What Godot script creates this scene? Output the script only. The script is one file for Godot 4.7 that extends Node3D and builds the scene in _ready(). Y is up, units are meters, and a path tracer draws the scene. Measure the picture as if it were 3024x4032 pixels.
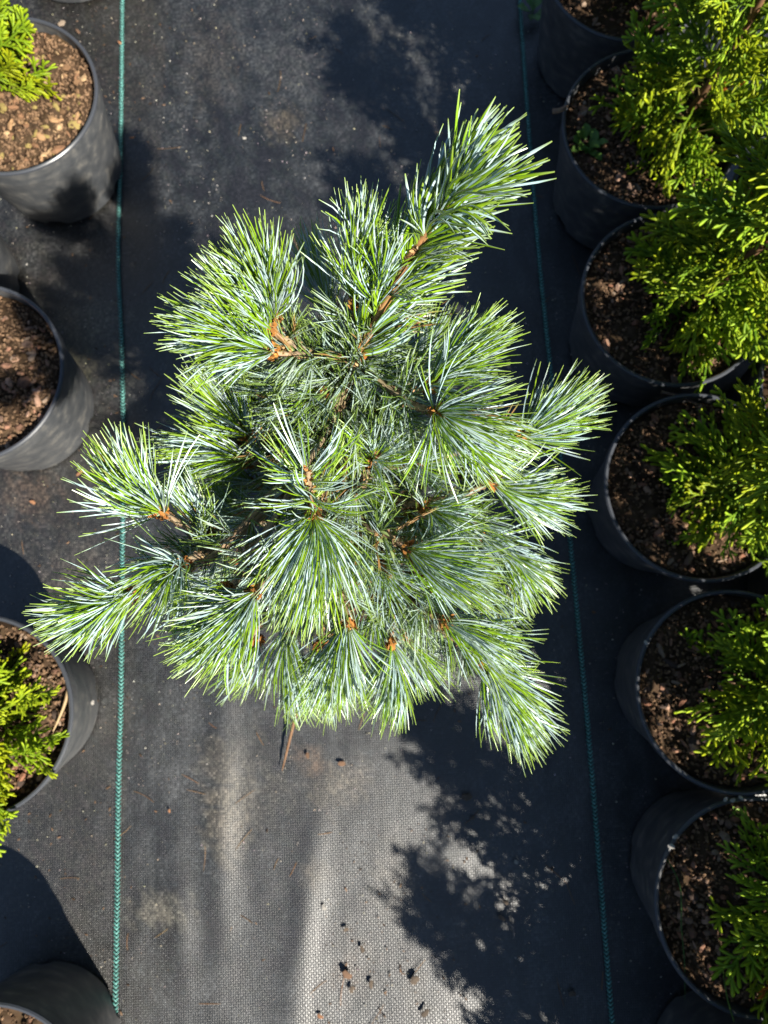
extends Node3D
# A dwarf five-needle pine in a pot, seen from above on the path between two rows of potted thujas.

class MB:
	var v := PackedVector3Array()
	var n := PackedVector3Array()
	var c := PackedColorArray()
	var uv := PackedVector2Array()
	var i := PackedInt32Array()
	func p(pos: Vector3, nor: Vector3, col := Color.WHITE) -> int:
		v.append(pos); n.append(nor); c.append(col)
		return v.size() - 1
	func tri(a: int, b: int, d: int) -> void:
		if (v[b] - v[a]).cross(v[d] - v[a]).dot(n[a] + n[b] + n[d]) > 0.0:
			i.append(a); i.append(d); i.append(b)
		else:
			i.append(a); i.append(b); i.append(d)
	func quad(a: int, b: int, d: int, e: int) -> void:
		tri(a, b, d); tri(a, d, e)
	func mesh() -> ArrayMesh:
		var m := ArrayMesh.new()
		var arr := []
		arr.resize(Mesh.ARRAY_MAX)
		arr[Mesh.ARRAY_VERTEX] = v; arr[Mesh.ARRAY_NORMAL] = n; arr[Mesh.ARRAY_COLOR] = c; arr[Mesh.ARRAY_INDEX] = i
		if uv.size() == v.size() and uv.size() > 0: arr[Mesh.ARRAY_TEX_UV] = uv
		m.add_surface_from_arrays(Mesh.PRIMITIVE_TRIANGLES, arr)
		return m

var rng := RandomNumberGenerator.new()
var counts := {}
var M := {}

func numbered(called: String) -> String:
	var k: int = counts.get(called, 0)
	counts[called] = k + 1
	return called if k == 0 else "%s_%03d" % [called, k]

func thing(called: String, label: String, category: String, at := Vector3.ZERO, group := "") -> Node3D:
	var o := Node3D.new()
	o.name = numbered(called); add_child(o); o.position = at
	o.set_meta("label", label); o.set_meta("category", category)
	if group: o.set_meta("group", group)
	return o

func part(called: String, mesh: Mesh, mat: Material, parent: Node, stuff := false) -> MeshInstance3D:
	var o := MeshInstance3D.new()
	o.name = called; o.mesh = mesh; o.material_override = mat
	parent.add_child(o, true)
	if stuff: o.set_meta("kind", "stuff")
	return o

func single(called: String, mesh: Mesh, mat: Material, label: String, category: String, at := Vector3.ZERO, group := "") -> MeshInstance3D:
	var o := MeshInstance3D.new()
	o.name = numbered(called); o.mesh = mesh; o.material_override = mat
	add_child(o); o.position = at
	o.set_meta("label", label); o.set_meta("category", category)
	if group: o.set_meta("group", group)
	return o

func lin(r: float, g: float, b: float) -> Color:
	return Color(r, g, b).linear_to_srgb()

func mat(col: Color, rough: float, vcol := false, spec := 0.5) -> StandardMaterial3D:
	var m := StandardMaterial3D.new()
	m.albedo_color = col; m.roughness = rough; m.metallic_specular = spec
	m.vertex_color_use_as_albedo = vcol
	m.cull_mode = BaseMaterial3D.CULL_DISABLED
	return m

func perp(d: Vector3) -> Vector3:
	return d.cross(Vector3.UP if absf(d.y) < 0.9 else Vector3.RIGHT).normalized()

func rv() -> Vector3:
	return Vector3(rng.randfn(), rng.randfn(), rng.randfn()).normalized()

func vary(col: Color, amount: float) -> Color:
	var k := 1.0 + rng.randf_range(-amount, amount)
	return Color(col.r * k * (1.0 + rng.randf_range(-amount, amount) * 0.3), col.g * k, col.b * k * (1.0 + rng.randf_range(-amount, amount) * 0.3))

# ---------------------------------------------------------------- shapes
func tube(b: MB, pts: Array, radii: Array, col: Color, sides := 8, bump := 0.0, colvar := 0.1) -> void:
	var prev := []
	var u := perp((pts[1] - pts[0]).normalized())
	for k in pts.size():
		var d: Vector3 = (pts[mini(k + 1, pts.size() - 1)] - pts[maxi(k - 1, 0)]).normalized()
		u = (u - d * u.dot(d)).normalized()
		var w := d.cross(u)
		var ring := []
		for s in sides:
			var a := TAU * s / sides
			var nn := u * cos(a) + w * sin(a)
			ring.append(b.p(pts[k] + nn * radii[k] * (1.0 + bump * rng.randfn()), nn, vary(col, colvar)))
		if k > 0:
			for s in sides:
				b.quad(prev[s], prev[(s + 1) % sides], ring[(s + 1) % sides], ring[s])
		prev = ring
	var e := b.p(pts[-1], (pts[-1] - pts[-2]).normalized(), col)
	for s in sides: b.tri(prev[s], prev[(s + 1) % sides], e)

func curve(ctrl: Array, per := 6) -> Array:
	# Catmull-Rom through the control points
	var out := []
	for k in ctrl.size() - 1:
		var p0: Vector3 = ctrl[maxi(k - 1, 0)]
		var p1: Vector3 = ctrl[k]
		var p2: Vector3 = ctrl[k + 1]
		var p3: Vector3 = ctrl[mini(k + 2, ctrl.size() - 1)]
		for s in per:
			var t := float(s) / per
			out.append(0.5 * (2.0 * p1 + (p2 - p0) * t + (2.0 * p0 - 5.0 * p1 + 4.0 * p2 - p3) * t * t + (3.0 * p1 - p0 - 3.0 * p2 + p3) * t * t * t))
	out.append(ctrl[-1])
	return out

func taper(n: int, r0: float, r1: float) -> Array:
	var out := []
	for k in n: out.append(lerpf(r0, r1, float(k) / (n - 1)))
	return out

# One pine needle: rounded green back, two flat inner faces carrying pale stomatal bands.
const SEG := 5
func needle(b: MB, at: Vector3, dir: Vector3, out: Vector3, bend: Vector3, L: float, w: float, green: Color, pale: Color, tip: Color) -> void:
	var pos := at
	var d := dir
	var pr := []
	var step := L / SEG
	for k in SEG + 1:
		var t := float(k) / SEG
		var nn := (out - d * out.dot(d)).normalized()
		var s := d.cross(nn)
		var ww := w * (0.72 + 0.28 * minf(t * 5.0, 1.0)) * (1.0 if k < SEG else 0.42)
		var g := green
		var q := pale
		if k == SEG: g = tip; q = tip
		if k == 0: g = green.lerp(tip, 0.4); q = pale.lerp(tip, 0.6)
		var A := pos - s * ww * 0.5
		var B := pos + s * ww * 0.5
		var Mi := pos + nn * ww * 0.30
		var I := pos - nn * ww * 0.36
		var n1 := (s * 0.6 + nn * -0.8)
		var n2 := (s * -0.6 + nn * -0.8)
		var r := [b.p(A, (nn * 0.6 - s * 0.8), g), b.p(Mi, nn, g), b.p(B, (nn * 0.6 + s * 0.8), g), b.p(B, n1, q), b.p(I, n1, q), b.p(I, n2, q), b.p(A, n2, q)]
		if k > 0:
			b.quad(pr[0], pr[1], r[1], r[0]); b.quad(pr[1], pr[2], r[2], r[1])
			b.quad(pr[3], pr[4], r[4], r[3]); b.quad(pr[5], pr[6], r[6], r[5])
		pr = r
		pos += d * step
		d = (d + bend * 1.35 / SEG).normalized()

const GREEN := Color(0.175, 0.305, 0.010)
const PALE := Color(0.42, 0.55, 0.56)
const TIP := Color(0.27, 0.38, 0.08)
const OLD_GREEN := Color(0.110, 0.180, 0.030)
const OLD_PALE := Color(0.33, 0.43, 0.38)

func fascicle(bufs: Array, at: Vector3, f: Vector3, L: float, w: float, bend: Vector3, old := false, green_up := 0.68) -> void:
	var u := perp(f).rotated(f, rng.randf() * TAU)
	var spread := rng.randf_range(0.06, 0.19)
	var g := vary(OLD_GREEN if old else GREEN, 0.30)
	var p := vary(OLD_PALE if old else PALE, 0.22)
	if rng.randf() < (0.06 if old else 0.004):
		g = Color(0.24, 0.13, 0.045); p = Color(0.28, 0.17, 0.07)
	for k in 5:
		var o := u.rotated(f, TAU * k / 5.0 + rng.randf_range(-0.15, 0.15))
		var d := (f + o * spread * rng.randf_range(0.6, 1.4)).normalized()
		var bb := bend + o * rng.randf_range(-0.20, 0.22) + rv() * 0.12
		var b: MB = bufs[0]
		if bufs.size() > 1:
			b = bufs.pop_back()
		needle(b, at + o * w * 0.4, d, o if rng.randf() < green_up else -o, bb, L * rng.randf_range(0.66, 1.12), w * rng.randf_range(0.9, 1.1), g, p, TIP)

# A flat brown scale (bud scale, sheath)
func flake(b: MB, at: Vector3, dir: Vector3, nor: Vector3, L: float, w: float, col: Color) -> void:
	var s := dir.cross(nor).normalized()
	var n := s.cross(dir).normalized()
	var a0 := b.p(at - s * w * 0.4, n, col)
	var a1 := b.p(at + s * w * 0.4, n, col)
	var m0 := b.p(at + dir * L * 0.5 - s * w * 0.5 + n * w * 0.25, n, vary(col, 0.25))
	var m1 := b.p(at + dir * L * 0.5 + s * w * 0.5 + n * w * 0.25, n, vary(col, 0.25))
	var e := b.p(at + dir * L + n * w * rng.randf_range(-0.1, 0.7), n, vary(col, 0.3))
	b.quad(a0, a1, m1, m0); b.tri(m0, m1, e)

# One rounded scale-leaved thuja twig
func finger(b: MB, p0: Vector3, p1: Vector3, nor: Vector3, w: float, c0: Color, c1: Color, start := 0.6) -> void:
	var d := (p1 - p0)
	var L := d.length()
	d /= L
	var s := d.cross(nor).normalized()
	var n := s.cross(d).normalized()
	var prof := [start, 1.0, 0.86, 1.04, 0.9, 0.55]
	var ts := [0.0, 0.22, 0.42, 0.66, 0.86, 0.97]
	var prev := []
	for k in 6:
		var ring := []
		var bow: Vector3 = n * sin(ts[k] * PI) * L * 0.06
		var col := c0.lerp(c1, clampf((ts[k] - 0.35) * 2.2, 0.0, 1.0))
		for q in 4:
			var a: float = TAU * q / 4.0
			var off: Vector3 = s * cos(a) * w * 0.5 * prof[k] + n * sin(a) * w * 0.30 * prof[k]
			ring.append(b.p(p0 + d * L * ts[k] + bow + off, (s * cos(a) * 0.7 + n * sin(a)).normalized(), col))
		if k > 0:
			for q in 4: b.quad(prev[q], prev[(q + 1) % 4], ring[(q + 1) % 4], ring[q])
		prev = ring
	var e := b.p(p1, d, c1)
	for q in 4: b.tri(prev[q], prev[(q + 1) % 4], e)

# A flat fan of thuja twigs along +Y, lying about in the XY plane, unit length about 0.09 m
func spray_mesh(seed_: int, base: Color, tipc: Color) -> ArrayMesh:
	rng.seed = seed_
	var b := MB.new()
	var L := 0.088
	var pos := Vector3.ZERO
	var d := Vector3.UP
	var nodes := 7
	var side := 1.0
	for k in nodes:
		var t := float(k) / nodes
		var nd := (d + Vector3(rng.randf_range(-0.16, 0.16), 0, rng.randf_range(-0.12, 0.16))).normalized()
		var np := pos + nd * L / nodes
		finger(b, pos, np + nd * (0.002 if k < nodes - 1 else 0.006), Vector3.BACK, 0.0034 if k < nodes - 1 else 0.0044, base, base if k < nodes - 2 else tipc, 0.9)
		for rep in (2 if k > 0 else 1):
			side = -side
			var bl := 0.040 * (1.0 - t * 0.60) * rng.randf_range(0.7, 1.15)
			var bd := (nd.rotated(Vector3.BACK, side * rng.randf_range(0.55, 0.85)) + Vector3(0, 0, rng.randf_range(-0.4, 0.45))).normalized()
			var q := np - nd * L / nodes * rng.randf()
			var mid := q + bd * bl * 0.5
			finger(b, q, mid + bd * 0.002, Vector3.BACK, 0.0034, base, base.lerp(tipc, 0.35), 0.8)
			finger(b, mid, q + bd * bl + bd * 0.004, Vector3.BACK, 0.0039, base.lerp(tipc, 0.35), vary(tipc, 0.15), 0.75)
			var s2 := 1.0 if rng.randf() < 0.5 else -1.0
			for two in (3 if bl > 0.024 else 2):
				s2 = -s2
				var e := q + bd * bl * (0.30 + 0.22 * two)
				var sd := (bd.rotated(Vector3.BACK, s2 * rng.randf_range(0.5, 0.85)) + Vector3(0, 0, rng.randf_range(-0.4, 0.4))).normalized()
				finger(b, e, e + sd * rng.randf_range(0.010, 0.0175), Vector3.BACK, rng.randf_range(0.0033, 0.0044), base.lerp(tipc, 0.25), vary(tipc, 0.15), 0.55)
		pos = np
		d = nd
	return b.mesh()

# A plastic nursery pot as a turned shape with collar, rolled rim and notched foot
func pot_meshes(R: float, H: float) -> Array:
	var rb := R * 0.79
	var out := []
	var prof := [[rb - 0.004, 0.0], [rb, 0.004], [lerpf(rb, R, 0.40) - 0.001, H * 0.42], [lerpf(rb, R, 0.78) - 0.0012, H * 0.80], [lerpf(rb, R, 0.80) + 0.0012, H * 0.812], [R - 0.003, H - 0.008], [R - 0.0035, H - 0.004],
		[R - 0.0055, H - 0.005], [lerpf(rb, R, 0.80) - 0.002, H * 0.80], [lerpf(rb, R, 0.40) - 0.003, H * 0.42], [rb - 0.004, 0.006], [0.0, 0.006]]
	out.append(lathe(prof, 72, true))
	var rim := []
	for k in 9:
		var a := -0.6 * PI + TAU * k / 8.0
		rim.append([R - 0.0030 + cos(a) * 0.0032, H - 0.0036 + sin(a) * 0.0036])
	out.append(lathe(rim, 72, false))
	return out

func lathe(prof: Array, sides: int, notched: bool) -> ArrayMesh:
	var b := MB.new()
	for k in prof.size() - 1:
		var p0 := Vector2(prof[k][0], prof[k][1])
		var p1 := Vector2(prof[k + 1][0], prof[k + 1][1])
		var d := (p1 - p0).normalized()
		var nr := Vector2(d.y, -d.x)
		var prev := []
		for s in sides + 1:
			var a := TAU * s / sides
			var c := cos(a)
			var sn := sin(a)
			var n := Vector3(nr.x * c, nr.y, nr.x * sn)
			var lift := 0.0
			if notched and sin(a * 5.0) > 0.86: lift = 0.008
			var y0 := p0.y + (lift if p0.y < 0.005 else 0.0)
			var y1 := p1.y + (lift if p1.y < 0.005 else 0.0)
			var r := [b.p(Vector3(p0.x * c, y0, p0.x * sn), n), b.p(Vector3(p1.x * c, y1, p1.x * sn), n)]
			if s > 0: b.quad(prev[0], r[0], r[1], prev[1])
			prev = r
	return b.mesh()

# Bumpy potting soil: a disc with crumbs
func soil_mesh(R: float, seed_: int) -> ArrayMesh:
	var nz := FastNoiseLite.new()
	nz.seed = seed_; nz.frequency = 60.0; nz.fractal_octaves = 3
	var b := MB.new()
	var rings := 26
	var sides := 84
	var grid := []
	for r in rings + 1:
		var row := []
		for s in sides:
			var a := TAU * (s + 0.5 * (r % 2)) / sides
			var rr := R * r / rings
			var x := cos(a) * rr
			var z := sin(a) * rr
			var hgt := nz.get_noise_2d(x, z) * 0.007 + nz.get_noise_2d(x * 0.25 + 3.0, z * 0.25) * 0.010
			if r == rings: hgt -= 0.004
			var k := 0.75 + 0.9 * absf(nz.get_noise_2d(x * 2.3 + 9.0, z * 2.3))
			row.append(b.p(Vector3(x, hgt, z), Vector3.UP, Color(0.062 * k, 0.040 * k, 0.025 * k)))
		grid.append(row)
	for r in rings:
		for s in sides:
			b.quad(grid[r][s], grid[r + 1][s], grid[r + 1][(s + 1) % sides], grid[r][(s + 1) % sides])
	# true normals
	var acc := PackedVector3Array()
	acc.resize(b.v.size())
	for t in range(0, b.i.size(), 3):
		var q := -(b.v[b.i[t + 1]] - b.v[b.i[t]]).cross(b.v[b.i[t + 2]] - b.v[b.i[t]])
		for e in 3: acc[b.i[t + e]] += q
	for k in acc.size(): b.n[k] = acc[k].normalized() if acc[k].length() > 1e-12 else Vector3.UP
	return b.mesh()

# An irregular bark chip about 1 unit long
func chip_mesh(seed_: int, flat: float, long: float) -> ArrayMesh:
	rng.seed = seed_
	var b := MB.new()
	var rings := 5
	var sides := 6
	var pts := []
	for r in rings:
		var t := float(r) / (rings - 1)
		var w := sin(lerpf(0.18, 0.88, t) * PI)
		var row := []
		for s in sides:
			var a := TAU * s / sides
			row.append(Vector3((t - 0.5), sin(a) * w * 0.5 * flat * rng.randf_range(0.7, 1.25), cos(a) * w * 0.5 / long * rng.randf_range(0.65, 1.3)))
		pts.append(row)
	for r in rings - 1:
		for s in sides:
			flat_quad(b, pts[r][s], pts[r][(s + 1) % sides], pts[r + 1][(s + 1) % sides], pts[r + 1][s])
	for s in range(1, sides - 1):
		flat_tri(b, pts[0][0], pts[0][s], pts[0][s + 1], Vector3.LEFT)
		flat_tri(b, pts[rings - 1][0], pts[rings - 1][s], pts[rings - 1][s + 1], Vector3.RIGHT)
	return b.mesh()

func flat_tri(b: MB, a: Vector3, c: Vector3, d: Vector3, hint: Vector3) -> void:
	var n := (c - a).cross(d - a)
	if n.length() < 1e-14: return
	n = n.normalized()
	if n.dot(hint) < 0.0: n = -n
	b.tri(b.p(a, n), b.p(c, n), b.p(d, n))

func flat_quad(b: MB, a: Vector3, c: Vector3, d: Vector3, e: Vector3) -> void:
	var mid := (a + c + d + e) * 0.25
	var hint := Vector3(0, mid.y, mid.z)
	flat_tri(b, a, c, d, hint); flat_tri(b, a, d, e, hint)

# ---------------------------------------------------------------- builders
var chips := []
var chip_mats := []
var moss_mats := []

func lay(o: Node3D, at: Vector3, size: float, tilt := 0.5) -> void:
	o.transform = Transform3D(Basis.from_euler(Vector3(rng.randf_range(-tilt, tilt), rng.randf() * TAU, rng.randf_range(-tilt, tilt))).scaled(Vector3.ONE * size), at)

func make_pot(at: Vector3, R: float, H: float, label: String, seed_: int, nchips: int, tone: Array, fill: float, group: String) -> Node3D:
	var t := thing("plant_pot", label, "pot", at, group)
	rng.seed = seed_
	t.rotation.y = rng.randf() * TAU
	var pm := pot_meshes(R, H)
	part("wall", pm[0], M.plastic, t)
	part("rim", pm[1], M.plastic_rim, t)
	var rs := lerpf(R * 0.79, R, fill / H) - 0.0035
	var soil := part("potting_soil", soil_mesh(rs, seed_), M.soil, t)
	soil.position.y = fill
	rng.seed = seed_ + 7
	for k in nchips:
		var a := rng.randf() * TAU
		var r := sqrt(rng.randf()) * (rs - 0.008)
		var big := rng.randf()
		var size := lerpf(0.0055, 0.016, big * big)
		if rng.randf() < 0.06: size *= 1.7
		var c := part("bark_chip", chips[rng.randi() % chips.size()], tone[rng.randi() % tone.size()], soil)
		lay(c, Vector3(cos(a) * r, 0.002 + rng.randf() * 0.004, sin(a) * r), size)
	# fine crumbs and fibres, too small to pick apart
	var mm := MultiMesh.new()
	mm.transform_format = MultiMesh.TRANSFORM_3D
	mm.use_colors = true
	mm.mesh = chips[1]
	mm.instance_count = nchips * 10
	for k in mm.instance_count:
		var a := rng.randf() * TAU
		var r := sqrt(rng.randf()) * (rs - 0.004)
		var size := rng.randf_range(0.0022, 0.0062)
		mm.set_instance_transform(k, Transform3D(Basis.from_euler(rv() * 3.0).scaled(Vector3.ONE * size), Vector3(cos(a) * r, 0.001 + rng.randf() * 0.005, sin(a) * r)))
		var q := rng.randf_range(0.45, 1.5)
		mm.set_instance_color(k, Color(0.16 * q, 0.10 * q, 0.06 * q))
	var mi := MultiMeshInstance3D.new()
	mi.name = "crumbs"; mi.multimesh = mm; mi.material_override = M.crumb
	mi.set_meta("kind", "stuff")
	soil.add_child(mi)
	return t

func make_thuja(at: Vector3, height: float, radius: float, nspray: int, label: String, seed_: int, sprays: Array, smats: Array, low: float, lean: Vector3, group: String, scale_ := 1.0) -> void:
	var t := thing("thuja_shrub", label, "shrub", at, group)
	rng.seed = seed_
	var top := Vector3(0, height * 0.95, 0) + lean * height
	var tb := MB.new()
	var ctrl := [Vector3(0, -0.01, 0), Vector3(0.004, height * 0.3, 0.003) + lean * height * 0.25, Vector3(-0.003, height * 0.65, 0) + lean * height * 0.6, top]
	var tp := curve(ctrl, 6)
	tube(tb, tp, taper(tp.size(), 0.0065, 0.0015), Color(0.16, 0.085, 0.045), 7, 0.08, 0.3)
	part("trunk", tb.mesh(), M.bark, t)
	var bb := MB.new()
	for k in nspray:
		var f := (k + 0.5) / nspray
		f = low + (1.0 - low) * pow(f, 1.6)
		var a := k * 2.39996 + rng.randf_range(-0.3, 0.3)
		var core: Vector3 = tp[clampi(int(f * (tp.size() - 1)), 0, tp.size() - 1)]
		var env := radius * pow(1.0 - f * 0.97, 1.0) * (0.72 + 0.28 * minf(1.0, f * 5.0)) * rng.randf_range(0.72, 1.1)
		var el := lerpf(0.15, 1.15, f) + rng.randf_range(-0.25, 0.35)
		var rad := Vector3(cos(a), 0, sin(a))
		var dir := (rad * cos(el) + Vector3.UP * sin(el)).normalized()
		var s := rng.randf_range(0.8, 1.2) * scale_
		var reach := maxf(env - 0.085 * s * cos(el), 0.006)
		var p := core + rad * reach + Vector3.UP * reach * 0.25
		var basis_y := dir
		var roll := rng.randf_range(-0.9, 0.9)
		var nz := rad.cross(Vector3.UP).rotated(dir, roll)
		nz = (nz - dir * nz.dot(dir)).normalized()
		if rng.randf() < 0.5: nz = -nz
		var bx := basis_y.cross(nz).normalized()
		var o := part("spray", sprays[rng.randi() % sprays.size()], smats[rng.randi() % smats.size()] if rng.randf() > 0.03 else M.brown_spray, t)
		o.transform = Transform3D(Basis(bx, basis_y, nz).scaled(Vector3.ONE * s), p)
		var from := core - Vector3.UP * (0.02 + reach * 0.3)
		from.y = maxf(from.y, 0.002)
		tube(bb, [from, (from + p) * 0.5 - Vector3.UP * 0.004, p + dir * 0.004], [0.0013, 0.0011, 0.0009], Color(0.10, 0.075, 0.03), 5, 0.05, 0.2)
	part("branches", bb.mesh(), M.bark, t)

func blade(b: MB, pts: Array, w: float, col: Color) -> void:
	# a thin folded strip with thickness (grass blade, straw)
	var p := curve(pts, 6)
	var r := []
	for k in p.size(): r.append(w * 0.5 * (1.0 - 0.75 * pow(float(k) / (p.size() - 1), 3.0)))
	tube(b, p, r, col, 5, 0.06, 0.12)

func leaf(b: MB, at: Vector3, dir: Vector3, up: Vector3, L: float, w: float, col: Color) -> void:
	var s := dir.cross(up).normalized()
	var n := s.cross(dir).normalized()
	var rows := []
	for k in 6:
		var t := k / 5.0
		var ww := w * 0.5 * sin(PI * clampf(0.06 + t * 0.9, 0, 1))
		var c := at + dir * L * t + n * (sin(t * PI) * L * 0.12)
		var nn := (n + dir * (t - 0.5) * 0.4).normalized()
		rows.append([b.p(c - s * ww + n * ww * 0.25, (nn + s * 0.25).normalized(), col), b.p(c, nn, vary(col, 0.1)), b.p(c + s * ww + n * ww * 0.25, (nn - s * 0.25).normalized(), col),
			b.p(c - s * ww + n * (ww * 0.25 - 0.0004), -nn, col), b.p(c - n * 0.0006, -nn, col), b.p(c + s * ww + n * (ww * 0.25 - 0.0004), -nn, col)])
	for k in 5:
		for e in [0, 1, 3, 4]:
			b.quad(rows[k][e], rows[k][e + 1], rows[k + 1][e + 1], rows[k + 1][e])

# ---------------------------------------------------------------- the pine
const TRUNK := [Vector3(-0.039,0.165,-0.110),Vector3(-0.036,0.420,-0.117),Vector3(-0.044,0.468,-0.161),Vector3(-0.049,0.516,-0.187),Vector3(-0.039,0.552,-0.208),Vector3(-0.026,0.588,-0.229)]
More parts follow.
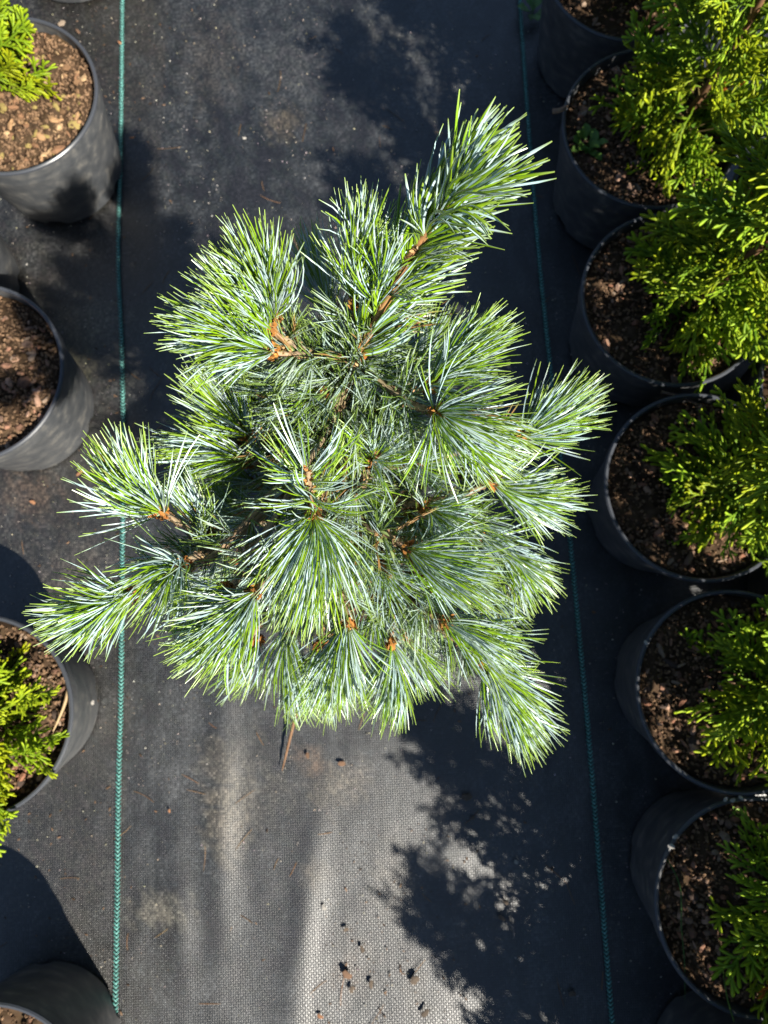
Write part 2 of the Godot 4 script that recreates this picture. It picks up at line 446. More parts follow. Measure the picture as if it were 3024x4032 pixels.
# [path, needle length, fascicles, angle at the base, angle at the tip, needle width mm, path index where needles begin]
const SHOOTS := [
	[[Vector3(-0.021,0.600,-0.231),Vector3(0.014,0.660,-0.274),Vector3(0.036,0.696,-0.294),Vector3(0.055,0.732,-0.303)],0.060,162,43,32,2.04,0],
	[[Vector3(-0.026,0.588,-0.233),Vector3(-0.024,0.618,-0.267),Vector3(-0.019,0.654,-0.293)],0.058,58,54,12,1.38,1],
	[[Vector3(-0.042,0.480,-0.270),Vector3(-0.055,0.492,-0.309),Vector3(-0.064,0.510,-0.340)],0.064,38,54,14,1.12,1],
	[[Vector3(-0.032,0.582,-0.234),Vector3(-0.071,0.600,-0.230),Vector3(-0.092,0.612,-0.228),Vector3(-0.120,0.636,-0.229)],0.066,72,52,12,1.29,2],
	[[Vector3(-0.053,0.576,-0.237),Vector3(-0.082,0.588,-0.242),Vector3(-0.092,0.612,-0.257),Vector3(-0.095,0.642,-0.271)],0.061,67,54,14,1.29,2],
	[[Vector3(-0.101,0.516,-0.162),Vector3(-0.122,0.534,-0.175),Vector3(-0.143,0.552,-0.193)],0.061,49,49,12,1.20,1],
	[[Vector3(-0.084,0.504,-0.154),Vector3(-0.125,0.528,-0.153),Vector3(-0.154,0.546,-0.155)],0.066,52,45,12,1.20,1],
	[[Vector3(-0.140,0.564,-0.071),Vector3(-0.166,0.594,-0.085),Vector3(-0.178,0.612,-0.092),Vector3(-0.188,0.624,-0.101)],0.064,49,54,14,1.29,2],
	[[Vector3(-0.132,0.600,-0.065),Vector3(-0.145,0.624,-0.057),Vector3(-0.153,0.636,-0.050),Vector3(-0.159,0.648,-0.041)],0.053,35,67,25,1.12,2],
	[[Vector3(-0.140,0.564,-0.067),Vector3(-0.169,0.588,-0.051),Vector3(-0.200,0.606,-0.029),Vector3(-0.219,0.618,-0.018)],0.055,64,46,12,1.20,2],
	[[Vector3(-0.074,0.576,-0.062),Vector3(-0.090,0.624,-0.039),Vector3(-0.097,0.642,-0.027),Vector3(-0.109,0.654,-0.010)],0.060,67,46,10,1.20,2],
	[[Vector3(-0.058,0.540,-0.086),Vector3(-0.057,0.612,-0.095),Vector3(-0.057,0.660,-0.116)],0.055,25,90,45,1.12,1],
	[[Vector3(-0.052,0.564,-0.091),Vector3(-0.057,0.612,-0.097),Vector3(-0.056,0.624,-0.089),Vector3(-0.057,0.624,-0.070)],0.078,84,70,12,1.20,2],
	[[Vector3(-0.026,0.576,-0.232),Vector3(0.012,0.588,-0.204),Vector3(0.037,0.600,-0.201),Vector3(0.059,0.618,-0.217)],0.061,67,46,12,1.20,2],
	[[Vector3(-0.026,0.576,-0.232),Vector3(0.020,0.600,-0.189),Vector3(0.041,0.618,-0.175),Vector3(0.058,0.624,-0.164)],0.068,90,72,14,1.20,2],
	[[Vector3(0.067,0.504,-0.167),Vector3(0.106,0.516,-0.172),Vector3(0.128,0.528,-0.177),Vector3(0.151,0.534,-0.190)],0.064,67,49,12,1.20,2],
	[[Vector3(0.058,0.504,-0.122),Vector3(0.087,0.522,-0.130),Vector3(0.099,0.534,-0.133),Vector3(0.121,0.534,-0.124)],0.066,58,49,12,1.20,2],
	[[Vector3(0.047,0.456,-0.097),Vector3(0.079,0.468,-0.092),Vector3(0.096,0.474,-0.089),Vector3(0.121,0.474,-0.069)],0.068,58,45,12,1.20,2],
	[[Vector3(-0.021,0.528,-0.098),Vector3(0.004,0.552,-0.082),Vector3(0.020,0.564,-0.069),Vector3(0.043,0.570,-0.056)],0.068,67,54,12,1.16,2],
	[[Vector3(0.009,0.480,-0.035),Vector3(0.039,0.504,-0.017),Vector3(0.055,0.516,-0.007),Vector3(0.080,0.516,0.004)],0.064,55,54,12,1.16,2],
	[[Vector3(0.033,0.456,-0.022),Vector3(0.069,0.462,0.009),Vector3(0.097,0.468,0.032),Vector3(0.116,0.468,0.060)],0.074,70,55,12,1.25,2],
	[[Vector3(0.009,0.456,-0.032),Vector3(0.009,0.462,-0.009),Vector3(0.007,0.468,0.012),Vector3(0.008,0.468,0.036)],0.064,46,40,10,1.12,2],
	[[Vector3(-0.044,0.492,-0.048),Vector3(-0.038,0.510,-0.025),Vector3(-0.033,0.522,-0.006),Vector3(-0.038,0.522,0.017)],0.066,55,45,10,1.16,2],
	[[Vector3(-0.087,0.420,-0.048),Vector3(-0.097,0.420,-0.023),Vector3(-0.100,0.420,0.001),Vector3(-0.097,0.420,0.034)],0.068,55,40,10,1.16,2],
	[[Vector3(-0.063,0.420,-0.043),Vector3(-0.064,0.432,-0.009),Vector3(-0.066,0.432,0.015),Vector3(-0.066,0.426,0.038)],0.068,38,40,10,1.12,2],
	[[Vector3(-0.023,0.528,-0.131),Vector3(-0.016,0.552,-0.139),Vector3(-0.012,0.564,-0.144),Vector3(-0.007,0.576,-0.148)],0.048,23,81,30,1.03,2],
	[[Vector3(0.013,0.516,-0.120),Vector3(0.030,0.534,-0.113),Vector3(0.036,0.540,-0.109),Vector3(0.048,0.546,-0.103)],0.055,29,63,15,1.07,2],
	[[Vector3(0.025,0.444,-0.257),Vector3(0.037,0.456,-0.274),Vector3(0.044,0.468,-0.288)],0.055,23,49,14,1.03,1],
	[[Vector3(-0.017,0.552,-0.234),Vector3(0.000,0.558,-0.236),Vector3(0.013,0.558,-0.239)],0.051,23,54,12,0.86,1],
	[[Vector3(-0.143,0.552,-0.072),Vector3(-0.150,0.564,-0.083),Vector3(-0.158,0.576,-0.095)],0.049,29,54,12,0.95,1],
	[[Vector3(-0.112,0.480,-0.211),Vector3(-0.124,0.492,-0.217),Vector3(-0.135,0.504,-0.221)],0.053,29,54,14,1.03,1],
	[[Vector3(-0.014,0.444,-0.046),Vector3(-0.009,0.456,-0.032),Vector3(-0.007,0.456,-0.013)],0.053,26,54,14,0.95,1],
	[[Vector3(0.067,0.456,-0.159),Vector3(0.080,0.462,-0.158),Vector3(0.099,0.468,-0.161)],0.053,26,54,14,1.03,1],
	[[Vector3(-0.109,0.480,-0.103),Vector3(-0.130,0.492,-0.106),Vector3(-0.145,0.504,-0.111)],0.053,29,54,14,1.03,1],
	[[Vector3(-0.136,0.396,-0.079),Vector3(-0.157,0.390,-0.070),Vector3(-0.177,0.390,-0.054)],0.053,26,54,14,0.95,1],
	[[Vector3(-0.087,0.492,-0.217),Vector3(-0.095,0.504,-0.221),Vector3(-0.102,0.516,-0.224)],0.053,20,63,20,0.95,1],
	[[Vector3(-0.064,0.492,-0.179),Vector3(-0.066,0.510,-0.184),Vector3(-0.071,0.528,-0.190)],0.053,20,63,20,0.95,1],
	[[Vector3(-0.013,0.504,-0.190),Vector3(0.000,0.522,-0.188),Vector3(0.011,0.534,-0.180)],0.053,20,63,20,0.95,1],
	[[Vector3(-0.031,0.492,-0.092),Vector3(-0.029,0.510,-0.077),Vector3(-0.025,0.522,-0.063)],0.055,22,63,20,0.95,1],
	[[Vector3(0.064,0.480,-0.112),Vector3(0.076,0.492,-0.106),Vector3(0.086,0.504,-0.097)],0.055,20,54,16,0.99,1],
	[[Vector3(-0.110,0.480,-0.135),Vector3(-0.122,0.492,-0.138),Vector3(-0.133,0.504,-0.140)],0.055,22,54,16,0.99,1],
	[[Vector3(-0.081,0.480,-0.089),Vector3(-0.089,0.492,-0.074),Vector3(-0.100,0.504,-0.062)],0.055,22,54,16,0.99,1],
	[[Vector3(0.023,0.468,-0.058),Vector3(0.034,0.480,-0.046),Vector3(0.044,0.492,-0.037)],0.055,22,54,16,0.99,1],
	[[Vector3(-0.129,0.456,-0.198),Vector3(-0.146,0.468,-0.186),Vector3(-0.162,0.480,-0.187)],0.058,23,54,16,0.99,1],
	[[Vector3(0.009,0.504,-0.154),Vector3(0.022,0.522,-0.154),Vector3(0.032,0.534,-0.149)],0.053,20,63,20,0.95,1],
	[[Vector3(-0.061,0.444,-0.060),Vector3(-0.074,0.456,-0.050),Vector3(-0.080,0.462,-0.031)],0.055,22,54,16,0.99,1],
	[[Vector3(-0.114,0.612,-0.043),Vector3(-0.121,0.630,-0.031),Vector3(-0.127,0.642,-0.020)],0.055,17,54,16,0.99,1],
	[[Vector3(0.085,0.444,-0.060),Vector3(0.099,0.450,-0.046),Vector3(0.108,0.450,-0.027)],0.058,22,54,16,0.99,1],
	[[Vector3(0.000,0.432,-0.014),Vector3(0.019,0.438,0.005),Vector3(0.033,0.438,0.024)],0.058,22,54,16,0.99,1],
	[[Vector3(-0.066,0.432,-0.014),Vector3(-0.051,0.438,0.010),Vector3(-0.044,0.438,0.033)],0.061,23,45,14,0.99,1],
	[[Vector3(-0.129,0.396,-0.009),Vector3(-0.134,0.396,0.010),Vector3(-0.144,0.390,0.030)],0.061,23,45,14,0.99,1],
	[[Vector3(-0.053,0.576,-0.237),Vector3(-0.075,0.600,-0.239),Vector3(-0.094,0.618,-0.245),Vector3(-0.106,0.636,-0.254)],0.061,55,52,14,1.25,2],
	[[Vector3(-0.016,0.600,-0.241),Vector3(-0.007,0.624,-0.260),Vector3(0.000,0.654,-0.277)],0.055,35,49,18,1.29,1],
	[[Vector3(-0.044,0.528,-0.229),Vector3(-0.055,0.546,-0.216),Vector3(-0.067,0.558,-0.210)],0.051,22,63,20,0.95,1],
	[[Vector3(-0.013,0.528,-0.215),Vector3(-0.004,0.546,-0.201),Vector3(0.004,0.558,-0.193)],0.051,22,63,20,0.95,1],
	[[Vector3(-0.039,0.516,-0.151),Vector3(-0.030,0.534,-0.134),Vector3(-0.025,0.552,-0.118)],0.051,22,67,20,0.95,1],
	[[Vector3(0.013,0.504,-0.104),Vector3(0.022,0.516,-0.107),Vector3(0.030,0.528,-0.096)],0.051,20,67,20,0.95,1],
	[[Vector3(0.046,0.468,-0.072),Vector3(0.059,0.480,-0.071),Vector3(0.071,0.492,-0.063)],0.055,22,54,16,0.99,1],
	[[Vector3(-0.018,0.492,-0.083),Vector3(-0.006,0.510,-0.064),Vector3(0.004,0.522,-0.050)],0.053,22,63,18,0.99,1],
]

func make_pine() -> void:
	var base: Vector3 = TRUNK[0]
	var t := thing("dwarf_pine", "blue-green five-needle pine with long leader, standing alone in the middle of the path", "pine", base)
	rng.seed = 77
	var tc := []
	for p in TRUNK: tc.append(p - base)
	var tp := curve(tc, 8)
	var tb := MB.new()
	tube(tb, tp, taper(tp.size(), 0.0095, 0.0055), Color(0.27, 0.20, 0.12), 10, 0.10, 0.35)
	for k in 260:
		var p: Vector3 = tp[rng.randi() % tp.size()] + Vector3.UP * rng.randf_range(-0.01, 0.01)
		var o := rv()
		flake(tb, p + o * 0.005, (Vector3.UP + rv() * 0.5).normalized(), o, rng.randf_range(0.003, 0.006), 0.0035, vary(Color(0.26, 0.17, 0.09), 0.4))
	part("trunk", tb.mesh(), M.bark, t)
	var singles := 0
	var old := MB.new()
	for si in SHOOTS.size():
		var S: Array = SHOOTS[si]
		rng.seed = 1000 + si * 13
		var path := []
		for p in S[0]: path.append(p - base)
		# limb from the trunk to the first point
		var near: Vector3 = tp[0]
		for p in tp:
			var cost: float = p.distance_to(path[0]) + absf((path[0].y - p.y) - p.distance_to(path[0]) * 0.45)
			if cost < near.distance_to(path[0]) + absf((path[0].y - near.y) - near.distance_to(path[0]) * 0.45): near = p
		var ctrl := path.duplicate()
		if near.distance_to(path[0]) > 0.012: ctrl.push_front(near)
		var cp := curve(ctrl, 8)
		var sb := MB.new()
		tube(sb, cp, taper(cp.size(), 0.0034 if si > 0 else 0.0042, 0.0019 if si > 0 else 0.0036), Color(0.27, 0.20, 0.125) if si > 0 else Color(0.27, 0.145, 0.06), 8, 0.2, 0.45)
		var first: int = S[6]
		# where needles sit: from path[first] to the tip
		var np := []
		var start: Vector3 = path[first]
		var on := false
		for p in cp:
			if p.distance_to(start) < 0.0015: on = true
			if on: np.append(p)
		if np.size() < 2: np = [path[-2], path[-1]]
		# loose bark scales along the limb
		for k in cp.size() * (5 if si > 0 else 14):
			var p: Vector3 = cp[rng.randi() % cp.size()] + rv() * 0.0022
			var o := rv()
			flake(sb, p + o * 0.002, rv(), o, rng.randf_range(0.002, 0.0045), 0.0024, vary(Color(0.29, 0.19, 0.10), 0.55))
		# older wood behind: bud scales and a few old needles
		for k in 44:
			var p: Vector3 = np[0] + rv() * 0.0055
			flake(sb, p, ((np[1] - np[0]).normalized() + rv() * 0.8).normalized(), rv(), rng.randf_range(0.004, 0.009), 0.0032, vary(Color(0.31, 0.135, 0.036), 0.5))
		var tuft := MB.new()
		var own := []
		var n: int = S[2]
		var L: float = S[1]
		var w: float = S[5] * 0.001
		var a0 := deg_to_rad(S[3])
		var a1 := deg_to_rad(S[4])
		var left := 7
		var sway := rv() * 0.28
		for k in n:
			var t01 := (k + rng.randf()) / n
			var fp := t01 * (np.size() - 1)
			var q := mini(int(fp), np.size() - 2)
			var at: Vector3 = np[q].lerp(np[q + 1], fp - q)
			var ax: Vector3 = (np[q + 1] - np[q]).normalized()
			var ang := lerpf(a0, a1, pow(t01, 0.7)) * rng.randf_range(0.55, 1.25)
			var ro := perp(ax).rotated(ax, k * 2.39996 + rng.randf_range(-0.3, 0.3))
			if si == 0 and ro.y > 0.35 and t01 < 0.75 and rng.randf() < 0.85: continue
			var f := (ax * cos(ang) + ro * sin(ang)).normalized()
			var bend := sway + ax * rng.randf_range(-0.1, 0.65) + ro * rng.randf_range(-0.40, 0.34) + Vector3.DOWN * rng.randf_range(-0.05, 0.22) + rv() * 0.20
			if rng.randf() < 0.08: bend += rv() * 0.7
			var bufs := [tuft]
			if left > 0 and singles < 295 and rng.randf() < 0.4 and ro.y > 0.0:
				var mb := MB.new()
				bufs.append(mb); own.append(mb)
				left -= 1; singles += 1
			flake(sb, at + f * 0.001, f, ro, 0.006, 0.0030, vary(Color(0.34, 0.17, 0.06), 0.4))
			flake(sb, at + f * 0.001, (f + rv() * 0.4).normalized(), rv(), 0.005, 0.0022, vary(Color(0.31, 0.135, 0.036), 0.5))
			fascicle(bufs, at + ro * 0.0022, f, L, w, bend, false, 0.97 if si == 0 else 0.70)
		var st := part("shoot", sb.mesh(), M.bark, t)
		part("needle_tuft", tuft.mesh(), M.needle, st, true)
		for mb in own: part("needle", mb.mesh(), M.needle, st)
		# old needles along the limb
		for k in cp.size():
			var p: Vector3 = cp[k]
			if p.distance_to(cp[-1]) < 0.05 or p.distance_to(np[0]) < 0.012: continue
			for rep in 3:
				var ax: Vector3 = (cp[mini(k + 1, cp.size() - 1)] - cp[maxi(k - 1, 0)]).normalized()
				var ro := perp(ax).rotated(ax, rng.randf() * TAU)
				if rng.randf() < 0.95:
					fascicle([old], p + ro * 0.003, (ax * rng.randf_range(0.2, 1.0) + ro * 0.8).normalized(), rng.randf_range(0.034, 0.05), 0.00105, Vector3.DOWN * 0.1 + rv() * 0.1, true)
	# old needles round the upper trunk
	rng.seed = 5
	for k in 430:
		var p: Vector3 = tp[rng.randi_range(int(tp.size() * 0.30), tp.size() - 2)]
		var o := Vector3(rng.randfn(), rng.randf_range(-0.1, 0.7), rng.randfn()).normalized()
		var far := rng.randf_range(0.004, 0.085)
		fascicle([old], p + o * far, (o + rv() * 0.5).normalized(), rng.randf_range(0.03, 0.048), 0.0010, rv() * 0.15, true)
	part("inner_needles", old.mesh(), M.needle_old, t, true)

# ---------------------------------------------------------------- ground
var STAINS := [
	[Vector3(-0.222,0.000,0.242),0.05,1.6,0.38,Color(0.15,0.135,0.11)],
	[Vector3(-0.242,0.000,0.290),0.032,1.8,0.7,Color(0.24,0.21,0.165)],
	[Vector3(-0.259,0.000,0.208),0.03,1.0,0.45,Color(0.20,0.175,0.14)],
	[Vector3(-0.172,0.000,0.256),0.05,0.7,0.3,Color(0.12,0.11,0.09)],
	[Vector3(-0.340,0.000,0.423),0.045,0.5,0.7,Color(0.20,0.185,0.15)],
	[Vector3(-0.089,0.000,0.245),0.03,1.2,0.4,Color(0.17,0.145,0.11)],
	[Vector3(-0.050,0.000,0.235),0.03,1.0,0.5,Color(0.20,0.17,0.13)],
	[Vector3(-0.122,0.000,0.201),0.02,1.0,0.5,Color(0.18,0.12,0.08)],
	[Vector3(-0.101,0.000,0.208),0.015,1.0,0.5,Color(0.18,0.12,0.08)],
	[Vector3(0.021,0.000,0.383),0.04,1.4,0.35,Color(0.15,0.13,0.10)],
	[Vector3(-0.106,0.000,0.370),0.02,1.0,0.4,Color(0.18,0.15,0.11)],
	[Vector3(-0.500,0.000,-0.524),0.05,0.8,0.75,Color(0.19,0.175,0.13)],
	[Vector3(-0.535,0.000,-0.466),0.05,1.0,0.4,Color(0.14,0.13,0.07)],
	[Vector3(-0.182,0.000,-0.897),0.03,1.0,0.6,Color(0.16,0.13,0.09)],
	[Vector3(-0.168,0.000,-1.004),0.05,1.2,0.35,Color(0.13,0.13,0.13)],
	[Vector3(0.000,0.000,-1.041),0.05,1.0,0.4,Color(0.14,0.13,0.11)],
	[Vector3(-0.312,0.000,-1.032),0.05,2.0,0.3,Color(0.10,0.08,0.06)],
	[Vector3(-0.502,0.000,-0.081),0.05,1.2,0.45,Color(0.15,0.13,0.11)],
	[Vector3(-0.588,0.000,-0.218),0.05,0.8,0.5,Color(0.16,0.11,0.08)],
	[Vector3(0.197,0.000,0.390),0.025,1.0,0.4,Color(0.16,0.14,0.11)],
	[Vector3(0.122,0.000,0.263),0.025,1.4,0.5,Color(0.035,0.028,0.022)],
	[Vector3(-0.048,0.000,0.513),0.022,1.5,0.6,Color(0.035,0.026,0.020)],
	[Vector3(-0.205,0.000,0.330),0.05,1.6,0.25,Color(0.035,0.035,0.035)],
	[Vector3(-0.020,0.000,0.494),0.018,1.2,0.5,Color(0.035,0.028,0.022)],
	[Vector3(-0.059,0.000,0.449),0.014,1.2,0.7,Color(0.030,0.024,0.019)],[Vector3(-0.034,0.000,0.476),0.02,0.8,0.7,Color(0.030,0.024,0.019)],[Vector3(-0.054,0.000,0.509),0.026,1.2,0.7,Color(0.05,0.034,0.024)],
	[Vector3(-0.019,0.000,0.523),0.018,1.2,0.7,Color(0.030,0.024,0.019)],[Vector3(0.046,0.000,0.518),0.024,1.3,0.7,Color(0.026,0.021,0.017)],[Vector3(0.183,0.000,0.420),0.024,1.7,0.7,Color(0.026,0.021,0.017)],[Vector3(0.059,0.000,0.561),0.024,0.8,0.7,Color(0.026,0.021,0.017)]
]

func make_ground() -> void:
	var b := MB.new()
	var xs := PackedFloat32Array()
	var zs := PackedFloat32Array()
	for x in [-60.0, -20.0, -8.0, -4.0, -2.2, -1.5, -1.1]: xs.append(x)
	var x := -0.86
	while x < 0.70:
		xs.append(x); x += 0.008
	for e in [0.9, 1.4, 2.2, 4.0, 8.0, 20.0, 60.0]: xs.append(e)
	for e in [-60.0, -20.0, -8.0, -4.0, -2.2, -1.6, -1.35]: zs.append(e)
	var z := -1.24
	while z < 0.72:
		zs.append(z); z += 0.008
	for e in [0.95, 1.4, 2.2, 4.0, 8.0, 20.0, 60.0]: zs.append(e)
	var n1 := FastNoiseLite.new()
	n1.seed = 3; n1.frequency = 3.0; n1.fractal_octaves = 4
	var n2 := FastNoiseLite.new()
	n2.seed = 9; n2.frequency = 22.0; n2.fractal_octaves = 3
	var n3 := FastNoiseLite.new()
	n3.seed = 21; n3.frequency = 2.2
	var ca := cos(0.05)
	var sa := sin(0.05)
	var H := func(px: float, pz: float) -> float:
		if absf(px) > 1.0 or absf(pz) > 1.3: return -0.002
		var h := n3.get_noise_2d(px * 1.3, pz * 0.8) * 0.003
		# folds running along the path
		for f in [[-0.25, 0.30, 0.20, 0.0042, 0.02], [-0.12, 0.45, 0.16, 0.0034, -0.1], [-0.31, 0.42, 0.12, 0.0030, 0.08], [-0.02, -0.95, 0.2, 0.003, 0.1], [-0.28, -0.85, 0.2, 0.003, 0.15]]:
			var dz: float = (pz - f[1]) / f[2]
			var dx: float = px - f[0] - f[4] * (pz - f[1])
			h += f[3] * exp(-dz * dz) * exp(-dx * dx / 0.0006)
		return h - 0.004
	for zi in zs.size():
		for xi in xs.size():
			var px := xs[xi]
			var pz := zs[zi]
			var h: float = H.call(px, pz)
			var e := 0.004
			var nn := Vector3(H.call(px - e, pz) - H.call(px + e, pz), 2.0 * e, H.call(px, pz - e) - H.call(px, pz + e)).normalized()
			var dust := clampf(0.5 + n1.get_noise_2d(px, pz) * 1.0 + n2.get_noise_2d(px, pz * 0.6) * 1.5, 0.0, 2.4)
			var col := Color(0.017, 0.0195, 0.022).lerp(Color(0.045, 0.0485, 0.052), dust)
			if px < -0.40: col = col.lerp(Color(0.060, 0.050, 0.038), 0.30 + 0.3 * n2.get_noise_2d(px * 0.6, pz * 0.6))
			for s in STAINS:
				var d: float = Vector2(px - s[0].x, (pz - s[0].z) / s[2]).length() / s[1]
				if d < 1.6:
					var k: float = clampf(1.35 - d + n2.get_noise_2d(px * 2.0 + s[1], pz * 2.0) * 1.1, 0.0, 1.0) * s[3]
					col = col.lerp(s[4], k)
			b.p(Vector3(px, h, pz), nn, col)
			b.uv.append(Vector2(px * ca + pz * -sa, px * sa + pz * ca) / 0.128)
	var w := xs.size()
	for zi in zs.size() - 1:
		for xi in w - 1:
			var a := zi * w + xi
			b.quad(a, a + 1, a + w + 1, a + w)
	var o := part("ground", b.mesh(), M.fabric, self)
	o.set_meta("kind", "structure")

func weave() -> Array:
	var size := 512
	var pitch := size / 36.0
	var img := Image.create(size, size, true, Image.FORMAT_RGB8)
	var hgt := Image.create(size, size, false, Image.FORMAT_RGB8)
	rng.seed = 11
	var tone := []
	for k in 36 * 36: tone.append(rng.randf_range(0.55, 1.0) if rng.randf() < 0.96 else 1.3)
	for y in size:
		for x in size:
			var tx := int(x / pitch)
			var ty := int(y / pitch)
			var fx := fmod(x, pitch) / pitch - 0.5
			var fy := fmod(y, pitch) / pitch - 0.5
			var over := (tx + ty) % 2 == 0
			var hx := cos(fx * PI)
			var hy := cos(fy * PI)
			var h := (hx * (0.55 + 0.45 * hy)) if over else (hy * (0.55 + 0.45 * hx))
			var t: float = tone[(ty % 36) * 36 + tx % 36]
			var k := clampf((0.74 + 0.26 * h) * t, 0.0, 1.0)
			img.set_pixel(x, y, Color(k, k, k))
			hgt.set_pixel(x, y, Color(h, h, h))
	img.generate_mipmaps()
	hgt.bump_map_to_normal_map(2.5)
	hgt.generate_mipmaps()
	return [ImageTexture.create_from_image(img), ImageTexture.create_from_image(hgt)]

func make_cord(pts: Array, label: String) -> void:
	var t := thing("marker_cord", label, "cord", Vector3.ZERO, "green marker cords stitched into the fabric")
	var p := curve(pts, 14)
	var core := MB.new()
	for k in p.size(): p[k] = p[k] + Vector3(0, 0.0005, 0)
	tube(core, p, taper(p.size(), 0.0021, 0.0021), Color(0.008, 0.045, 0.040), 6, 0.0, 0.1)
	part("core", core.mesh(), M.cord, t)
	# plaited strands: pairs of slanting stitches
	rng.seed = 31
	var st := MB.new()
	var carry := 0.0
	for k in p.size() - 1:
		var d: Vector3 = p[k + 1] - p[k]
		var L := d.length()
		d /= L
		var s := d.cross(Vector3.UP).normalized()
		while carry < L:
			var c: Vector3 = p[k] + d * carry
			for e in [-1.0, 1.0]:
				var dir: Vector3 = (d * 0.74 - s * e * 0.68).normalized()
				var at: Vector3 = c + s * e * 0.0016 + Vector3(0, 0.0024, 0) + rv() * 0.0003
				var q := rng.randf_range(0.75, 1.25)
				finger(st, at - dir * 0.0034, at + dir * 0.0036, Vector3.UP, 0.0020, Color(0.09 * q, 0.29 * q, 0.26 * q), Color(0.21 * q, 0.48 * q, 0.44 * q), 0.5)
			carry += 0.0058
		carry -= L
	part("stitches", st.mesh(), M.cord, t, true)

# ---------------------------------------------------------------- scene
func _ready() -> void:
	var cam := Camera3D.new()
	cam.name = "camera"
	cam.fov = 69.4
	cam.near = 0.02; cam.far = 200.0
	var att := CameraAttributesPhysical.new()
	att.frustum_focal_length = 6.9
	att.exposure_aperture = 2.4
	att.frustum_focus_distance = 0.54
	att.frustum_near = 0.02; att.frustum_far = 200.0
	cam.attributes = att
	cam.position = Vector3(0, 1.2, 0)
	cam.rotation_degrees = Vector3(-81.0, 0, 0)
	add_child(cam)
	cam.fov = 69.4
	var sun := DirectionalLight3D.new()
	sun.name = "sun"
	sun.light_energy = 1.6
	sun.light_color = Color(1.0, 0.972, 0.92)
	sun.light_angular_distance = 0.6
	sun.shadow_enabled = true
	add_child(sun)
	sun.look_at_from_position(Vector3(0.69, 1.0, 0.73) * 5.0, Vector3.ZERO)
	var env := Environment.new()
	var sky := Sky.new()
	var sm := ProceduralSkyMaterial.new()
	sm.sky_top_color = lin(0.055, 0.088, 0.152)
	sm.sky_horizon_color = lin(0.056, 0.077, 0.106)
	sm.sky_curve = 0.12
	sm.ground_bottom_color = lin(0.03, 0.03, 0.03)
	sm.ground_horizon_color = lin(0.10, 0.11, 0.12)
	sky.sky_material = sm
	env.background_mode = Environment.BG_SKY
	env.sky = sky
	env.background_energy_multiplier = 1.0
	env.tonemap_mode = Environment.TONE_MAPPER_LINEAR
	env.tonemap_exposure = 2.25
	env.sdfgi_enabled = true; env.ssao_enabled = true; env.ssil_enabled = true
	var we := WorldEnvironment.new()
	we.name = "world_environment"
	we.environment = env
	add_child(we)

	materials()
	make_ground()
	make_cord([Vector3(-0.484,0.000,-1.206),Vector3(-0.482,0.000,-1.147),Vector3(-0.469,0.000,-0.865),Vector3(-0.461,0.000,-0.635),Vector3(-0.445,0.000,-0.466),Vector3(-0.432,0.000,-0.273),Vector3(-0.425,0.000,-0.118),Vector3(-0.415,0.000,0.102),Vector3(-0.411,0.000,0.242),Vector3(-0.405,0.000,0.377),Vector3(-0.397,0.000,0.578),Vector3(-0.396,0.000,0.620)], "sunlit teal marker cord running beside the left row of pots")
	make_cord([Vector3(0.247,0.000,-1.206),Vector3(0.250,0.000,-1.147),Vector3(0.259,0.000,-0.865),Vector3(0.269,0.000,-0.635),Vector3(0.280,0.000,-0.458),Vector3(0.288,0.000,-0.352),Vector3(0.300,0.000,-0.195),Vector3(0.309,0.000,-0.043),Vector3(0.317,0.000,0.102),Vector3(0.322,0.000,0.208),Vector3(0.329,0.000,0.377),Vector3(0.337,0.000,0.578),Vector3(0.338,0.000,0.620)], "shaded teal marker cord running beside the right row of pots")
	pots_and_shrubs()
	make_pine()
	litter()

